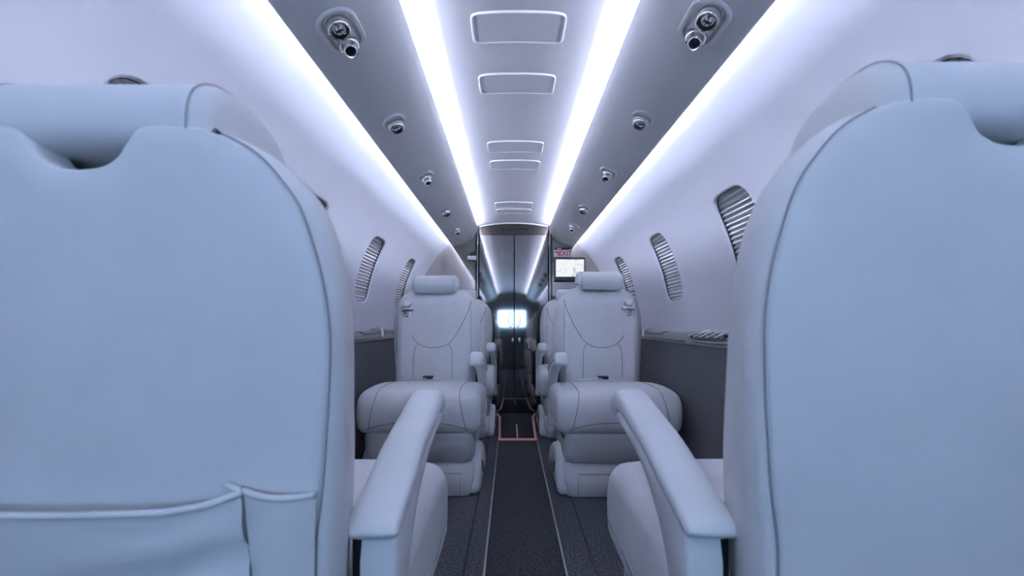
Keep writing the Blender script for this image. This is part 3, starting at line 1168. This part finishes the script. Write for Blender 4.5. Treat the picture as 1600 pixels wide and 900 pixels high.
        for j in range(11):
            v = j / 10
            row = []
            for i in range(11):
                u = i / 10
                xa = fold + 0.013 * (1 - v)
                x = xa + (0.1985 - 0.006 * (1 - v) - xa) * u
                ztop = 0.5405 - 0.007 * math.sin(PI * min(1, u * 1.1) / 2)
                z = 0.345 + (ztop - 0.345) * v
                bul = 0.003 + 0.011 * math.sin(PI * min(1, u * 0.9 + 0.1))
                row.append(Vector((x, shell_y(x, z, -bul), z)))
            rows.append(row)
        add_rings(bm, rows, False)
        pg2 = from_bm('pocket_gusset', bm, M_LEATHER, T)
        tube('pocket_lip', [p + Vector((0, -0.0005, 0)) for p in rows[-1]], 0.003, M_LEATHER, pg2, n=8)
        tube('pocket_crease', [Vector((fold + 0.013 * (1 - v), shell_y(fold, 0.345 + 0.19 * v, -0.0035), 0.345 + 0.19 * v)) for v in [k / 10 for k in range(11)]], 0.0022, M_SEAM, pg2, n=5)
    if stretch != 1.0:
        for ch in T.children_recursive:
            if ch.type == 'MESH' and not ch.name.startswith(('armrest', 'cushion', 'seat_pan', 'base', 'pocket')):
                for v in ch.data.vertices:
                    if v.co.z > 0.56:
                        v.co.z = 0.56 + (v.co.z - 0.56) * stretch
    return T


NL = (-0.397, 0.672, 0)
NR = (0.425, 0.674, 0)
build_seat('cabin_seat', NL, 0, 1, 'pale leather seat at lower left seen from behind, with a rear pocket', pocket=True, front_detail=False, hz=-0.012, stretch=1.012)
build_seat('cabin_seat', NR, 0, -1, 'pale leather seat at lower right seen from behind, without a pocket', front_detail=False, hz=-0.018, stretch=1.095)
build_seat('cabin_seat', (-0.39, 1.955, 0), PI, -1, 'pale leather seat facing the camera left of the aisle, in front of its twin')
build_seat('cabin_seat', (0.415, 1.945, 0), PI, 1, 'pale leather seat facing the camera right of the aisle, headrest before the monitor', hz=0.008, stretch=1.025)
build_seat('cabin_seat', (-0.368, 2.835, 0), PI, -1, 'half hidden pale leather seat beside the doors, left of the aisle')
build_seat('cabin_seat', (0.405, 2.835, 0), PI, 1, 'half hidden pale leather seat beside the doors, right of the aisle')

# ------------------------------------------------------------------ things on the ledges


def strap_run(name, pts, w, th, m, parent, nrm):
    bm = bmesh.new()
    c = catmull(pts, 5)
    rings = []
    nrm = Vector(nrm).normalized()
    for i, p in enumerate(c):
        t = (c[min(i + 1, len(c) - 1)] - c[max(0, i - 1)]).normalized()
        s = t.cross(nrm).normalized()
        rings.append([p + s * w, p - s * w, p - s * w + nrm * th, p + s * w + nrm * th])
    add_rings(bm, rings)
    return from_bm(name, bm, m, parent, sharp=0.7)


# oval tray with stowed webbing on the right ledge
tr = empty('ledge_tray', (0.713, 1.56, 0.632))
tag(tr, 'dark oval tray with pale rim set into the right ledge beside the near seat', 'tray')
tn = Vector((-0.75, 0, 0.66)).normalized()
ts = Vector((0.66, 0, 0.75)).normalized()
ov = []
for k in range(36):
    t = 2 * PI * k / 36
    ov.append(ts * (0.022 * math.sin(t)) + Vector((0, 1, 0)) * (0.215 * math.cos(t)) + tn * 0.006)
tube('tray_rim', ov, 0.003, M_DULL, tr, n=6, closed=True)
bm = bmesh.new()
rings = [[p * s_ + tn * z for p in ov] for s_, z in ((1.0, 0.0), (0.93, -0.001), (0.86, -0.003), (0.3, -0.003))]
add_rings(bm, rings, True, False, True)
from_bm('tray_dish', bm, M_GASKET, tr)
bl = empty('stowed_belt', (0.708, 1.56, 0.646))
tag(bl, 'twisted grey webbing belt stowed on the right ledge tray', 'belt')
M_STRAND = mat('grey_webbing', (0.34, 0.33, 0.35), 0.6, bump=0.2, bscale=700)
for q in range(3):
    pts = []
    for k in range(9):
        t = k / 8
        pts.append(Vector((0, 0.19 - 0.28 * t, 0)) + ts * (0.014 * math.sin(2 * PI * (t * 1.7 + q / 3))) + tn * (0.006 + 0.004 * math.cos(2 * PI * (t * 1.7 + q / 3))))
    strap_run('webbing_strand', pts, 0.0065, 0.003, [M_STRAND, M_DULL, M_STRAND][q], bl, tn)

for side, yy in ((-1, 2.30), (1, 2.36)):
    sn = 'left' if side < 0 else 'right'
    g = empty('table_lid', (side * 0.728, yy, 0.643))
    tag(g, 'grey padded table lid raised on the %s ledge beside the seat' % sn, 'table lid')
    bm = bmesh.new()
    c = []
    for k in range(25):
        t = k / 24
        h = 0.006 + 0.012 * math.exp(-((t - 0.62) / 0.22) ** 2) + 0.002 * math.sin(t * 16)
        c.append((-0.26 + 0.52 * t, h))
    rings = []
    for y, h in c:
        rings.append([Vector((-side * 0.018, y, -0.012)), Vector((-side * 0.020, y, h * 0.6 - 0.006)), Vector((-side * 0.010, y, h)), Vector((side * 0.020, y, h + 0.002)), Vector((side * 0.028, y, h)), Vector((side * 0.028, y, -0.012))])
    add_rings(bm, rings)
    from_bm('lid', bm, M_LEDGE, g, sharp=0.9)
    strap_run('lid_strap', [(-side * 0.030, 0.0, -0.022), (-side * 0.022, 0.02, 0.010), (0, 0.05, 0.021), (side * 0.026, 0.075, 0.022)], 0.006, 0.003, M_WEB, g, (-side * 0.5, 0, 1))
    strap_run('lid_strap', [(-side * 0.026, 0.10, -0.012), (-side * 0.010, 0.08, 0.014), (side * 0.012, 0.03, 0.018), (side * 0.026, 0.01, 0.018)], 0.005, 0.003, M_DULL, g, (-side * 0.5, 0, 1))
    tube('lid_slot', [(side * 0.702, y, 0.614 - 0.0) for y in (1.80, 2.05, 2.30)], 0.0022, M_GASKET, ledge[side], n=5)
